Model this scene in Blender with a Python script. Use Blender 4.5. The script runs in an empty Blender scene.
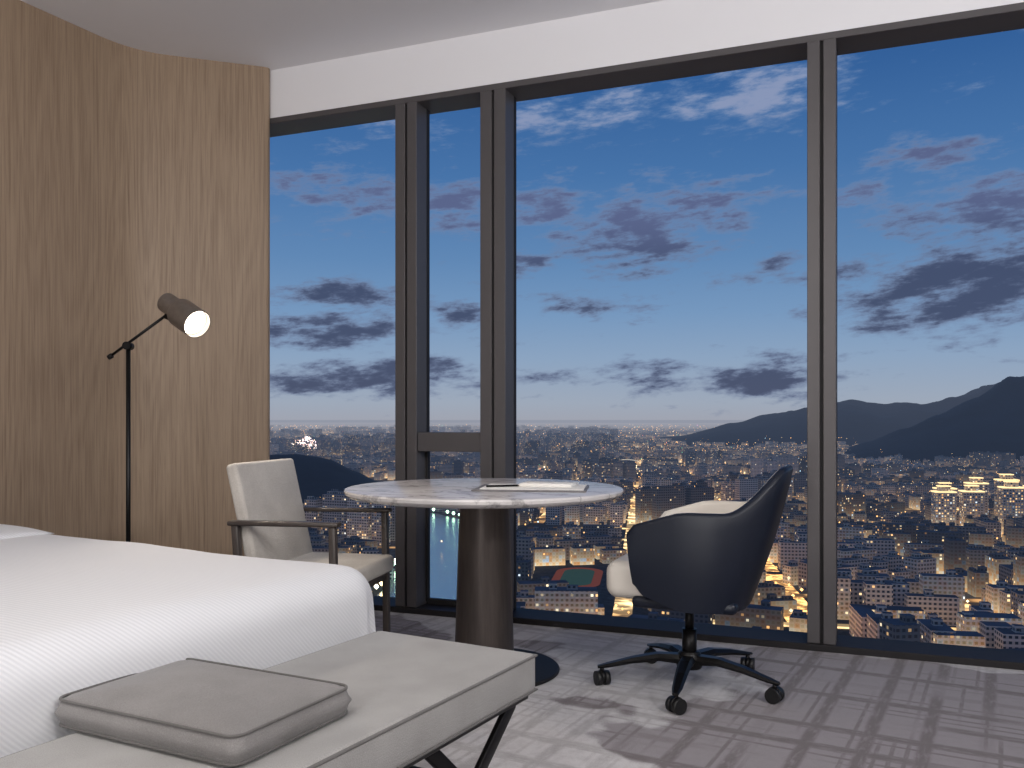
import bpy, bmesh, math, random
from mathutils import Vector, Matrix, noise as mnoise
random.seed(7)
D = bpy.data
scene = bpy.context.scene
col = scene.collection
R = math.radians

# ------------------------------------------------------------------ helpers
def srgb(r, g, b):
    def f(c):
        c /= 255.0
        return c/12.92 if c <= 0.04045 else ((c+0.055)/1.055)**2.4
    return (f(r), f(g), f(b), 1.0)

class NT:
    def __init__(s, tree):
        s.t = tree; s.n = tree.nodes; s.l = tree.links
    def new(s, typ, **kw):
        nd = s.n.new(typ)
        for k, v in kw.items(): setattr(nd, k, v)
        return nd
    def put(s, sock, v):
        if hasattr(v, 'is_output'): s.l.new(v, sock)
        elif v is not None: sock.default_value = v
    def math(s, op, a, b=None, c=None, clamp=False):
        nd = s.new('ShaderNodeMath', operation=op); nd.use_clamp = clamp
        s.put(nd.inputs[0], a)
        if b is not None: s.put(nd.inputs[1], b)
        if c is not None: s.put(nd.inputs[2], c)
        return nd.outputs[0]
    def mix(s, fac, a, b, blend='MIX'):
        nd = s.new('ShaderNodeMix', data_type='RGBA', blend_type=blend)
        s.put(nd.inputs[0], fac); s.put(nd.inputs[6], a); s.put(nd.inputs[7], b)
        return nd.outputs[2]
    def noise(s, vec, scale, detail=2, rough=0.5, dims='3D'):
        nd = s.new('ShaderNodeTexNoise'); nd.noise_dimensions = dims
        if vec is not None: s.put(nd.inputs['Vector'], vec)
        nd.inputs['Scale'].default_value = scale
        nd.inputs['Detail'].default_value = detail
        nd.inputs['Roughness'].default_value = rough
        return nd.outputs[0]
    def ss(s, v, lo, hi):
        nd = s.new('ShaderNodeMapRange', interpolation_type='SMOOTHSTEP')
        s.put(nd.inputs[0], v); nd.inputs[1].default_value = lo; nd.inputs[2].default_value = hi
        return nd.outputs[0]
    def mapping(s, vec, scale=(1,1,1), rot=(0,0,0), loc=(0,0,0)):
        nd = s.new('ShaderNodeMapping')
        s.put(nd.inputs[0], vec); nd.inputs[1].default_value = loc
        nd.inputs[2].default_value = rot; nd.inputs[3].default_value = scale
        return nd.outputs[0]
    def sep(s, v):
        nd = s.new('ShaderNodeSeparateXYZ'); s.put(nd.inputs[0], v); return nd.outputs
    def comb(s, x, y, z):
        nd = s.new('ShaderNodeCombineXYZ')
        s.put(nd.inputs[0], x); s.put(nd.inputs[1], y); s.put(nd.inputs[2], z); return nd.outputs[0]
    def ramp(s, v, stops):
        nd = s.new('ShaderNodeValToRGB'); s.put(nd.inputs[0], v)
        e = nd.color_ramp.elements
        e[0].position, e[0].color = stops[0]
        e[1].position, e[1].color = stops[-1]
        for p, c in stops[1:-1]:
            q = e.new(p); q.color = c
        return nd.outputs[0]

def material(name, color=(0.5,0.5,0.5,1), rough=0.6, metal=0.0, spec=0.5, sheen=0.0, coat=0.0):
    m = D.materials.new(name); m.use_nodes = True
    nt = NT(m.node_tree)
    p = nt.n['Principled BSDF']
    p.inputs['Base Color'].default_value = color
    p.inputs['Roughness'].default_value = rough
    p.inputs['Metallic'].default_value = metal
    p.inputs['Specular IOR Level'].default_value = spec
    p.inputs['Sheen Weight'].default_value = sheen
    p.inputs['Coat Weight'].default_value = coat
    return m, nt, p

def bump(nt, p, h, strength=0.2, dist=0.01):
    b = nt.new('ShaderNodeBump')
    b.inputs['Strength'].default_value = strength
    b.inputs['Distance'].default_value = dist
    nt.put(b.inputs['Height'], h)
    nt.l.new(b.outputs[0], p.inputs['Normal'])

def link(ob, parent=None):
    col.objects.link(ob)
    if parent is not None: ob.parent = parent
    return ob

def empty(name, loc=(0,0,0), yaw=0):
    e = D.objects.new(name, None); e.location = loc; e.rotation_euler = (0,0,yaw)
    e.empty_display_size = 0.1
    col.objects.link(e); return e

def mesh_ob(name, verts, faces, mats, parent=None, smooth=False, loc=(0,0,0), rot=(0,0,0), midx=None):
    me = D.meshes.new(name); me.from_pydata([tuple(v) for v in verts], [], faces)
    for m in (mats if isinstance(mats, (list, tuple)) else [mats]): me.materials.append(m)
    if midx: me.polygons.foreach_set('material_index', midx)
    if smooth: me.polygons.foreach_set('use_smooth', [True]*len(me.polygons))
    bm = bmesh.new(); bm.from_mesh(me); bmesh.ops.recalc_face_normals(bm, faces=bm.faces); bm.to_mesh(me); bm.free()
    me.update()
    ob = D.objects.new(name, me); ob.location = loc; ob.rotation_euler = rot
    return link(ob, parent)

def box(name, c, s, mat, parent=None, rot=(0,0,0), bev=0.0, seg=3, smooth=True):
    hx, hy, hz = s[0]/2, s[1]/2, s[2]/2
    v = [(-hx,-hy,-hz),(hx,-hy,-hz),(hx,hy,-hz),(-hx,hy,-hz),(-hx,-hy,hz),(hx,-hy,hz),(hx,hy,hz),(-hx,hy,hz)]
    f = [(0,3,2,1),(4,5,6,7),(0,1,5,4),(1,2,6,5),(2,3,7,6),(3,0,4,7)]
    me = D.meshes.new(name); me.from_pydata(v, [], f); me.materials.append(mat)
    if bev > 0:
        bm = bmesh.new(); bm.from_mesh(me)
        bmesh.ops.bevel(bm, geom=bm.edges[:], offset=bev, segments=seg, profile=0.5, affect='EDGES')
        if smooth:
            for fc in bm.faces: fc.smooth = True
        bm.to_mesh(me); bm.free()
    ob = D.objects.new(name, me); ob.location = c; ob.rotation_euler = rot
    return link(ob, parent)

def rod(name, a, b, r1, mat, parent=None, r2=None, n=20):
    a, b = Vector(a), Vector(b); r2 = r1 if r2 is None else r2
    d = (b-a); L = d.length; d.normalize()
    q = d.to_track_quat('Z', 'Y').to_matrix()
    vs = []
    for r, z in ((r1, 0), (r2, L)):
        for i in range(n):
            t = 2*math.pi*i/n
            vs.append(a + q @ Vector((r*math.cos(t), r*math.sin(t), z)))
    fs = [(i, (i+1) % n, n+(i+1) % n, n+i) for i in range(n)] + [tuple(range(n))[::-1], tuple(range(n, 2*n))]
    ob = mesh_ob(name, vs, fs, mat, parent)
    for p in ob.data.polygons: p.use_smooth = len(p.vertices) == 4
    return ob

def bar(name, a, b, w, t, mat, parent=None, side=(0,1,0), bev=0.003):
    """rectangular bar from a to b, w measured along side"""
    a, b = Vector(a), Vector(b); d = (b-a); L = d.length; d.normalize()
    s = Vector(side); s = (s - d*s.dot(d)).normalized(); u = d.cross(s)
    ob = box(name, (0,0,0), (L, w, t), mat, parent, bev=bev, seg=2)
    M = Matrix((d, s, u)).transposed().to_4x4(); M.translation = (a+b)/2
    ob.matrix_local = M
    return ob

def lathe(name, prof, mat, parent=None, n=64, loc=(0,0,0), M=None, auto=True):
    vs = []; fs = []
    k = len(prof)
    for i in range(n):
        t = 2*math.pi*i/n
        for r, z in prof: vs.append(Vector((r*math.cos(t), r*math.sin(t), z)))
    for i in range(n):
        j = (i+1) % n
        for q in range(k-1):
            fs.append((i*k+q, j*k+q, j*k+q+1, i*k+q+1))
    fs.append(tuple(i*k for i in range(n))[::-1]); fs.append(tuple(i*k+k-1 for i in range(n)))
    if M is not None: vs = [M @ v for v in vs]
    ob = mesh_ob(name, vs, fs, mat, parent, smooth=True, loc=loc)
    bm = bmesh.new(); bm.from_mesh(ob.data)
    for e in bm.edges:
        if len(e.link_faces) == 2 and e.calc_face_angle(0) > R(35): e.smooth = False
    bm.to_mesh(ob.data); bm.free()
    return ob

# ------------------------------------------------------------------ materials
def m_wood():
    m, nt, p = material('oak_veneer', rough=0.45, spec=0.35)
    g = nt.new('ShaderNodeNewGeometry').outputs['Position']
    # faint cathedral figure plus fine straight vertical grain
    big = nt.noise(nt.mapping(g, (1,1,.10)), 4.0, 1, .4)
    rings = nt.math('FRACT', nt.math('MULTIPLY', big, 16))
    ring = nt.ss(nt.math('ABSOLUTE', nt.math('SUBTRACT', rings, .5)), .0, .5)
    n1 = nt.noise(nt.mapping(g, (1, 1, 0.02)), 95, 5, 0.65)
    n2 = nt.noise(nt.mapping(g, (1,1,0.06)), 2.5, 3)
    n3 = nt.noise(nt.mapping(g, (1,1,0.02)), 300, 2)
    f = nt.math('ADD', nt.math('MULTIPLY', ring, .10), nt.math('MULTIPLY', n1, .90))
    c = nt.ramp(f, [(0.28, srgb(134,114,95)), (0.5, srgb(154,133,112)), (0.72, srgb(168,147,124))])
    c = nt.mix(nt.math('MULTIPLY', nt.ss(n2, .35, .7), .22), c, srgb(137,116,97))
    c = nt.mix(nt.math('MULTIPLY', nt.ss(n3, .5, .72), .28), c, srgb(102,83,67))
    nt.l.new(c, p.inputs['Base Color'])
    bump(nt, p, n3, .12, .002)
    return m
def m_fabric(name, c1, c2, scale=500, rough=.9, st=.3, sheen=.15):
    m, nt, p = material(name, c1, rough, spec=.2, sheen=sheen)
    o = nt.new('ShaderNodeTexCoord').outputs['Object']
    n = nt.noise(o, scale, 2); n2 = nt.noise(o, 8, 3)
    w1 = nt.noise(nt.mapping(o, (1, .15, 1)), scale*.6, 1)
    f = nt.math('MULTIPLY', nt.math('ADD', n, nt.math('MULTIPLY', n2, .6)), .62)
    nt.l.new(nt.mix(nt.ss(f, .35, .65), c1, c2), p.inputs['Base Color'])
    bump(nt, p, nt.math('ADD', n, w1), st, .002)
    return m
def m_carpet():
    m, nt, p = material('carpet_pattern', rough=.95, spec=.1, sheen=.2)
    g = nt.new('ShaderNodeNewGeometry').outputs['Position']
    fibre = nt.noise(g, 180, 3, .7)
    lob = nt.noise(nt.mapping(g, loc=(3.1,1.7,0)), .75, 4, .55)
    zone = nt.ss(nt.math('ADD', lob, nt.math('MULTIPLY', fibre, .03)), .515, .53)
    base = nt.mix(zone, srgb(144,138,142), srgb(198,196,198))
    base = nt.mix(nt.math('MULTIPLY', nt.ss(nt.noise(g, 26, 4, .7), .4, .65), .2), base, srgb(124,118,122))
    def strokes(rot, freq, width, wob, sx, thr, seed):
        v = nt.mapping(g, rot=(0,0,rot), loc=(seed,seed*.7,0))
        s = nt.sep(v)
        wn = nt.noise(nt.mapping(v, (1.2, .6, 1)), 3, 2)
        x = nt.math('ADD', s[0], nt.math('MULTIPLY', wn, wob))
        fr = nt.math('FRACT', nt.math('MULTIPLY', x, freq))
        d = nt.math('ABSOLUTE', nt.math('SUBTRACT', fr, .5))
        line = nt.math('SUBTRACT', 1.0, nt.ss(d, width*.45, width*1.15))
        cell = nt.math('FLOOR', nt.math('MULTIPLY', x, freq))
        br = nt.noise(nt.comb(nt.math('MULTIPLY', cell, 7.3), nt.math('MULTIPLY', s[1], sx), 0), 1.0, 2)
        dry = nt.math('ADD', .35, nt.math('MULTIPLY', nt.ss(nt.noise(nt.mapping(v, (1, .2, 1)), 60, 3, .7), .3, .54), .65))
        return nt.math('MULTIPLY', nt.math('MULTIPLY', line, nt.ss(br, thr, thr+.10)), dry)
    a = strokes(R(8), 6.0, .16, .005, .55, .38, 0.3)
    b = strokes(R(98), 5.5, .16, .005, .55, .38, 4.2)
    c = strokes(R(8), 24, .20, .003, .8, .48, 9.2)
    d = strokes(R(98), 22, .20, .003, .8, .48, 2.7)
    t = nt.math('MAXIMUM', nt.math('MAXIMUM', a, b), nt.math('MULTIPLY', nt.math('MAXIMUM', c, d), .85))
    t = nt.math('MULTIPLY', t, nt.math('SUBTRACT', .74, nt.math('MULTIPLY', zone, .42)))
    cc = nt.mix(t, base, srgb(84,73,75))
    cc = nt.mix(nt.math('MULTIPLY', fibre, .2), cc, srgb(80,74,79))
    nt.l.new(cc, p.inputs['Base Color'])
    bump(nt, p, fibre, .5, .006)
    return m
def m_marble():
    m, nt, p = material('marble', rough=.22, spec=.5)
    o = nt.new('ShaderNodeTexCoord').outputs['Object']
    n = nt.noise(o, 2.2, 6, .65)
    n2 = nt.noise(nt.mapping(o, (1, 1.8, 1), rot=(0,0,.6)), 3.5, 7, .6)
    v = nt.math('ABSOLUTE', nt.math('SUBTRACT', n2, .5))
    vein = nt.math('SUBTRACT', 1.0, nt.ss(v, .0, .035))
    c = nt.mix(nt.ss(n, .3, .7), srgb(222,218,216), srgb(186,182,182))
    c = nt.mix(nt.math('MULTIPLY', vein, .6), c, srgb(128,124,126))
    nt.l.new(c, p.inputs['Base Color'])
    return m
def m_duvet():
    m, nt, p = material('white_bed_linen', srgb(226,226,230), .8, spec=.25, sheen=.2)
    o = nt.new('ShaderNodeTexCoord').outputs['Object']
    s = nt.sep(o)
    rib = nt.math('SINE', nt.math('MULTIPLY', nt.math('ADD', s[1], nt.math('MULTIPLY', s[2], 1.0)), 520))
    n = nt.noise(o, 5, 3)
    h = nt.math('ADD', nt.math('MULTIPLY', rib, .25), nt.math('MULTIPLY', n, 1.5))
    bump(nt, p, h, .25, .004)
    c = nt.mix(nt.math('MULTIPLY', nt.ss(rib, -1, 1), .5), srgb(213,213,216), srgb(193,194,199))
    nt.l.new(c, p.inputs['Base Color'])
    return m

WOOD = m_wood(); CARPET = m_carpet(); MARBLE = m_marble(); DUVET = m_duvet()
PAINT, nt, p = material('ceiling_paint', srgb(238,238,242), .85, spec=.2)
bump(nt, p, nt.noise(nt.new('ShaderNodeNewGeometry').outputs['Position'], 220, 2), .03, .001)
WALLP, nt, p = material('wall_paint', srgb(196,192,188), .85, spec=.2)
bump(nt, p, nt.noise(nt.new('ShaderNodeNewGeometry').outputs['Position'], 200, 2), .04, .001)
FRAME, nt, p = material('window_frame_bronze', srgb(88,85,87), .45, .2, .4)
FRAME2, nt, p = material('window_frame_dark', srgb(40,38,40), .6, .1, .3)
BLACK, nt, p = material('black_metal', srgb(26,25,26), .38, .6)
BASEM, nt, p = material('table_base_enamel', srgb(24,23,24), .6, 0, .3)
BRONZE, nt, p = material('brushed_gunmetal', srgb(124,116,110), .36, .6)
n_ = nt.noise(nt.new('ShaderNodeTexCoord').outputs['Object'], 60, 3)
nt.l.new(nt.mix(n_, srgb(112,104,99), srgb(136,128,122)), p.inputs['Base Color'])
COLM, nt, p = material('bronze_column', srgb(88,78,72), .4, .6)
o_ = nt.new('ShaderNodeTexCoord').outputs['Object']
n_ = nt.noise(nt.mapping(o_, (1,1,.08)), 90, 3)
nt.l.new(nt.mix(n_, srgb(66,59,57), srgb(94,86,82)), p.inputs['Base Color'])
DWOOD, nt, p = material('dark_stained_wood', srgb(62,54,50), .4)
n_ = nt.noise(nt.mapping(nt.new('ShaderNodeTexCoord').outputs['Object'], (.2,1,1)), 70, 4)
nt.l.new(nt.mix(n_, srgb(50,44,42), srgb(80,72,68)), p.inputs['Base Color'])
BEIGE = m_fabric('beige_upholstery', srgb(196,191,184), srgb(172,166,160))
GREYF = m_fabric('bench_fabric', srgb(156,154,152), srgb(136,134,132))
CUSHF = m_fabric('cushion_fabric', srgb(132,129,128), srgb(111,108,107), 700)
PIPE = m_fabric('cushion_piping', srgb(100,97,96), srgb(86,84,82), 700)
CREAM, nt, p = material('cream_leather', srgb(222,215,205), .5, spec=.4)
bump(nt, p, nt.noise(nt.new('ShaderNodeTexCoord').outputs['Object'], 160, 3), .1, .001)
NAVY, nt, p = material('navy_leather', srgb(20,26,40), .42, spec=.4)
bump(nt, p, nt.noise(nt.new('ShaderNodeTexCoord').outputs['Object'], 260, 3), .12, .001)
PAPER, nt, p = material('paper_white', srgb(236,234,230), .8)
PADL, nt, p = material('grey_leather_pad', srgb(120,118,120), .55)
RUBBER, nt, p = material('castor_rubber', srgb(16,16,17), .5)
GLOW, nt, p = material('lamp_diffuser', (1,.95,.88,1), .5)
p.inputs['Emission Color'].default_value = (1.0, .88, .72, 1); p.inputs['Emission Strength'].default_value = 9
GLASS = D.materials.new('window_glass'); GLASS.use_nodes = True
nt = NT(GLASS.node_tree); nt.n.clear()
tr = nt.new('ShaderNodeBsdfTransparent'); tr.inputs[0].default_value = (.97,.985,.99,1)
nt.l.new(tr.outputs[0], nt.new('ShaderNodeOutputMaterial').inputs[0])

# ------------------------------------------------------------------ room shell
ZC = 3.0
YW = 4.08
box('floor', (-.6, .85, -.05), (7.4, 6.9, .1), CARPET)
box('ceiling', (-.6, .85, ZC+.05), (7.4, 6.9, .1), PAINT)
box('wall_back', (-.6, -2.55, 1.5), (7.4, .1, 3.0), WALLP)
box('wall_right', (2.97, .8, 1.5), (.1, 6.8, 3.0), WALLP)
# curved oak wall
def bez(a, b, c, n):
    return [tuple((1-t)**2*a[i]+2*t*(1-t)*b[i]+t*t*c[i] for i in (0,1)) for t in [k/n for k in range(n+1)]]
corner = (-3.610, 3.585); dl = (-.0895, -.996); dr = (.766, .643)
A0 = (corner[0]+dl[0]*.22, corner[1]+dl[1]*.22); A1 = (corner[0]+dr[0]*.18, corner[1]+dr[1]*.18)
path = [(-4.16, -2.5), (-3.90, .4), (-3.668, 2.96)] + bez(A0, corner, A1, 12)
c2 = (-3.052, 4.053)
path += bez((c2[0]-.766*.05, c2[1]-.643*.05), c2, (c2[0]-.05, c2[1]+.03), 8) + [(-3.34, 4.13), (-3.36, 4.24)]
vs = []; fs = []
for i, (x, y) in enumerate(path):
    vs += [(x, y, 0), (x, y, ZC)]
n = len(path)
back = [(-4.26,-2.5),(-4.26,4.24)]
for (x, y) in back: vs += [(x,y,0),(x,y,ZC)]
for i in range(n-1): fs.append((2*i, 2*i+2, 2*i+3, 2*i+1))
fs.append((2*(n-1), 2*(n+1), 2*(n+1)+1, 2*(n-1)+1)); fs.append((2*(n+1), 2*n, 2*n+1, 2*(n+1)+1)); fs.append((2*n, 0, 1, 2*n+1))
ring = list(range(n)) + [n+1, n]
fs.append(tuple(2*i for i in ring)); fs.append(tuple(2*i+1 for i in ring[::-1]))
wl = mesh_ob('wall_left', vs, fs, WOOD)
for pl in wl.data.polygons: pl.use_smooth = len(pl.vertices) == 4
bm = bmesh.new(); bm.from_mesh(wl.data)
for e in bm.edges:
    if len(e.link_faces) == 2 and e.calc_face_angle(0) > R(30): e.smooth = False
bm.to_mesh(wl.data); bm.free()
# header
box('wall_window', (-.185, YW+.12, (2.73+ZC)/2), (6.23, .24, ZC-2.73), PAINT)
def mull(name, x0, x1, z0, z1):
    e = empty(name, ((x0+x1)/2, YW, 0))
    w = x1-x0
    g = .014
    box('flange_a', (-(w/4+g/4), .06, (z0+z1)/2), (w/2-g/2, .12, z1-z0), FRAME, e, bev=.002, seg=1, smooth=False)
    box('flange_b', ((w/4+g/4), .06, (z0+z1)/2), (w/2-g/2, .12, z1-z0), FRAME, e, bev=.002, seg=1, smooth=False)
    box('groove', (0, .075, (z0+z1)/2), (g+.002, .11, z1-z0), FRAME2, e)
    box('gasket', (0, .135, (z0+z1)/2), (w+.004, .03, z1-z0), FRAME2, e)
    return e
mull('trim_1', -2.285, -2.158, .03, 2.70)
mull('trim_2', -1.791, -1.652, .03, 2.70)
mull('trim_3', -.204, -.083, .03, 2.70)
mull('trim_4', 1.36, 1.48, .03, 2.70)
box('trim_5', (-.20, YW+.1, 2.715), (6.26, .2, .032), FRAME, bev=.002, seg=1, smooth=False)
box('trim_6', (-.20, YW+.09, .015), (6.26, .22, .03), FRAME2, bev=.003, seg=1, smooth=False)
# vent transom + lower inner frame between mullions 1 and 2
tr_e = empty('trim_7', (-1.972, YW, 0))
box('transom', (0, .07, .905), (.366, .12, .10), FRAME, tr_e, bev=.002, seg=1, smooth=False)
box('lower_left_stile', (-.180, .12, .45), (.014, .03, .81), FRAME2, tr_e, bev=.002, seg=1, smooth=False)
box('lower_right_stile', (.175, .12, .45), (.014, .03, .81), FRAME2, tr_e, bev=.002, seg=1, smooth=False)
box('lower_bottom_rail', (0, .12, .045), (.36, .03, .03), FRAME2, tr_e, bev=.002, seg=1, smooth=False)
YG = YW+.145
def pane(name, x0, x1, z0=.03, z1=2.70):
    mesh_ob(name, [(x0,YG,z0),(x1,YG,z0),(x1,YG,z1),(x0,YG,z1)], [(0,1,2,3)], GLASS)
pane('window_1', -3.34, -2.27); pane('window_2', -2.17, -1.78); pane('window_3', -1.66, -.19)
pane('window_4', -.095, 1.37); pane('window_5', 1.47, 2.92)

# ------------------------------------------------------------------ bed
bed = empty('bed', (-2.525, 1.353, 0), R(-8))
BL, BW = 2.35, 1.9
box('bed_base', (0, 0, .15), (BL-.16, BW-.16, .22), DWOOD, bed, bev=.01)
box('mattress', (-.01, 0, .39), (BL-.2, BW-.2, .27), PAPER, bed, bev=.05)
box('headboard', (-BL/2+.02, 0, .6), (.06, BW+.05, 1.1), BEIGE, bed, bev=.02)
r = .085; top = .625
x0, x1 = -BL/2+.05, BL/2-r; y0, y1 = -BW/2+r, BW/2-r
drop = .46
def axis(a, b, lo, hi, st):
    out = []; v = a-lo
    while v < b+hi+1e-6:
        out.append(v); v += st
    return out
Q = r*math.pi/2
xs = axis(x0, x1, 0, Q+drop, .03); ys = axis(y0, y1, Q+drop, Q+drop, .03)
vs = []; fs = []
for x in xs:
    for y in ys:
        cx = min(max(x, x0), x1); cy = min(max(y, y0), y1)
        dx, dy = x-cx, y-cy; 
        q = max(abs(dx), abs(dy)) if (dx and dy) else math.hypot(dx, dy)
        hh = math.hypot(dx, dy)
        nz = mnoise.noise(Vector((x*2.1, y*2.1, 3)))*.010 + mnoise.noise(Vector((x*6, y*6, 8)))*.003
        edge = min(x1+.1-cx, cy-(y0-.1), (y1+.1)-cy)
        crown = -.012*math.exp(-edge/.18)
        if hh < 1e-9:
            vs.append((x, y, top+nz+crown)); continue
        ux, uy = dx/hh, dy/hh
        if q < Q:
            o = r*math.sin(q/r); z = -r*(1-math.cos(q/r)); f = q/Q
        else:
            o = r; z = -r-(q-Q); f = 1+(q-Q)/drop
        along = cx*uy*uy*1.0+cy*ux*ux + math.atan2(uy, ux)*.25
        fold = math.sin(along*17+2*math.sin(along*5))*.009*max(0, f-.9) + mnoise.noise(Vector((along*4, z*3, 1)))*.012*f*.6
        cornerness = min(abs(ux), abs(uy))*1.4
        fold += math.sin(math.atan2(uy, ux)*10)*.016*cornerness*max(0, f-.4)
        vs.append((cx+ux*(o+fold), cy+uy*(o+fold), top+z+nz*(1-min(1,f))+crown))
m_ = len(ys)
for i in range(len(xs)-1):
    for j in range(m_-1): fs.append((i*m_+j, (i+1)*m_+j, (i+1)*m_+j+1, i*m_+j+1))
dv = mesh_ob('duvet', vs, fs, DUVET, bed, smooth=True)
sd = dv.modifiers.new('sub', 'SUBSURF'); sd.levels = 1; sd.render_levels = 1
def soft(name, c, s, mat, parent, rot=(0,0,0), puff=.5, n=20, exp=4.0):
    vs = []; fs = []
    for side in (1, -1):
        for i in range(n+1):
            for j in range(n+1):
                u, v = -1+2*i/n, -1+2*j/n
                u = math.copysign(abs(u)**.8, u); v = math.copysign(abs(v)**.8, v)
                h = ((1-abs(u)**exp)*(1-abs(v)**exp))**puff
                vs.append((u*s[0]/2*(1-.04*v*v), v*s[1]/2*(1-.04*u*u), side*s[2]/2*h))
    k = (n+1)**2
    for side in (0, 1):
        for i in range(n):
            for j in range(n):
                a = side*k+i*(n+1)+j
                q = (a, a+n+1, a+n+2, a+1)
                fs.append(q if side == 0 else q[::-1])
    ob = mesh_ob(name, vs, fs, mat, parent, smooth=True, loc=c, rot=rot)
    bm = bmesh.new(); bm.from_mesh(ob.data); bmesh.ops.remove_doubles(bm, verts=bm.verts, dist=1e-4); bm.to_mesh(ob.data); bm.free()
    return ob
soft('turned_down_sheet', (-.54, 0, .618), (.62, 1.86, .05), DUVET, bed, n=30, exp=10)
for k, yy in enumerate((-.46, .44)):
    soft('pillow_%d' % (k+1), (-.93, yy, .74), (.46, .78, .2), DUVET, bed, rot=(0, R(-20), 0))

# ------------------------------------------------------------------ bench
bench = empty('bench', (-.717-.139*.675-.99*.24, 1.975-.99*.675+.139*.24, 0), R(-8))
bl = 1.35; bw = .48
box('bench_seat_cushion', (0, 0, .412), (bw, bl, .092), GREYF, bench, bev=.014, seg=4)
box('bench_top_seam', (0, 0, .452), (bw+.004, bl+.004, .005), PIPE, bench, bev=.002, seg=2)
box('bench_bottom_seam', (0, 0, .370), (bw+.004, bl+.004, .005), PIPE, bench, bev=.002, seg=2)
box('bench_frame', (0, 0, .358), (bw-.03, bl-.03, .018), BLACK, bench, bev=.003)
yt = bl/2
for sx in (1, -1):
    X = sx*(bw/2-.03)
    for sy in (1, -1):
        bar('leg_%d%da' % (sx > 0, sy > 0), (X, sy*(yt-.07), .355), (X-sx*.0, sy*(yt-.52), .006), .014, .034, BLACK, bench, side=(1,0,0))
        bar('leg_%d%db' % (sx > 0, sy > 0), (X-sx*.02, sy*(yt-.40), .355), (X-sx*.02, sy*(yt-.02), .006), .014, .034, BLACK, bench, side=(1,0,0))
for sy in (1, -1):
    bar('stretcher_%d' % (sy > 0), (-bw/2+.04, sy*(yt-.235), .215), (bw/2-.04, sy*(yt-.235), .215), .02, .02, BLACK, bench, side=(0,1,0))

# cushion on bench
cu = empty('lumbar_cushion', (-1.128, 1.30, .4615), R(-5))
def cushion_block(name, s, mat, parent, h):
    vs = []; fs = []
    rings = []
    zs = [0, .006, .018, h*.5, h-.018, h-.006, h]
    def outline(inset):
        pts = []
        L, W = s[0]/2-inset, s[1]/2-inset; rr = .025
        for cx, cy, a0 in ((L-rr, W-rr, 0), (-L+rr, W-rr, 90), (-L+rr, -W+rr, 180), (L-rr, -W+rr, 270)):
            for k in range(7):
                a = R(a0+k*15); pts.append((cx+rr*math.cos(a), cy+rr*math.sin(a)))
            nx = {0:(-L+rr, W), 90:(-L, -W+rr), 180:(L-rr, -W), 270:(L, W-rr)}[a0]
            px, py = pts[-1]
            for k in range(1, 10): pts.append((px+(nx[0]-px)*k/10, py+(nx[1]-py)*k/10))
        return pts
    ins = [.012, .003, .0, -.004, 0, .003, .012]
    for z, i_ in zip(zs, ins):
        rings.append([(x, y, z) for x, y in outline(i_)])
    for f, hz in ((.9, .005), (.75, .011), (.5, .017), (.25, .020)):
        rings.append([(x*f, y*f, h+hz) for x, y in outline(.012)])
    rings.append([(x*.01, y*.01, h+.021) for x, y in outline(.012)])
    k = len(rings[0])
    for rg in rings: vs += rg
    for a in range(len(rings)-1):
        for b in range(k): fs.append((a*k+b, a*k+(b+1) % k, (a+1)*k+(b+1) % k, (a+1)*k+b))
    fs.append(tuple(range(k))[::-1]); fs.append(tuple(range((len(rings)-1)*k, len(rings)*k)))
    mesh_ob(name, vs, fs, mat, parent, smooth=True)
    return outline(.003)
ol = cushion_block('cushion_body', (.445, .31), CUSHF, cu, .052)
for zz, nm in ((.004, 'piping_bottom'), (.050, 'piping_top')):
    cv = D.curves.new(nm, 'CURVE'); cv.dimensions = '3D'; cv.bevel_depth = .0028; cv.bevel_resolution = 3
    sp = cv.splines.new('POLY'); sp.points.add(len(ol)-1); sp.use_cyclic_u = True
    for i, (x, y) in enumerate(ol): sp.points[i].co = (x, y, zz, 1)
    cv.materials.append(PIPE)
    link(D.objects.new(nm, cv), cu)

# ------------------------------------------------------------------ floor lamp
lx, ly = -2.88, 2.84
lamp = empty('floor_lamp', (lx, ly, 0))
lathe('lamp_base', [(.001,0),(.13,0),(.135,.004),(.135,.016),(.13,.02),(.02,.022),(.012,.04)], BLACK, lamp)
rod('lamp_pole', (0,0,.02), (0,0,1.335), .0095, BLACK, lamp)
rt = Vector((.93,.368,0)); fw = Vector((-.368,.93,0)); up = Vector((0,0,1))
J = Vector((0,0,1.335))
rod('lamp_joint', J-fw*.022, J+fw*.022, .017, BLACK, lamp)
aend = J - rt*.085 - up*.05; hend = J + rt*.165 + up*.125 - fw*.02
rod('lamp_arm', aend, hend, .006, BLACK, lamp)
rod('lamp_arm_counterweight', aend, aend+(J-aend)*.2, .011, BLACK, lamp)
axd = (rt*.74 - fw*.50 - up*.45).normalized()
hc = J + rt*.265 + up*.120 - fw*.05
q = axd.to_track_quat('Z','Y').to_matrix().to_4x4(); q.translation = hc
lathe('lamp_shade', [(.038,-.155),(.044,-.150),(.044,-.062),(.047,-.058),(.047,-.050),(.060,-.046),(.062,-.040),(.062,.085),(.058,.085),(.058,.02),(.001,.02)], BRONZE, lamp, M=q)
lathe('lamp_bulb_disc', [(.001,.048),(.052,.048),(.055,.055),(.047,.062),(.001,.066)], GLOW, lamp, M=q)
rod('lamp_head_knuckle', hend, hc-axd*.05-up*.04, .012, BLACK, lamp)
sp = D.lights.new('lamp_light', 'SPOT'); sp.energy = 22; sp.color = (1,.85,.68); sp.spot_size = R(120); sp.spot_blend = .6; sp.shadow_soft_size = .05
so = link(D.objects.new('lamp_light', sp), lamp)
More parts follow.
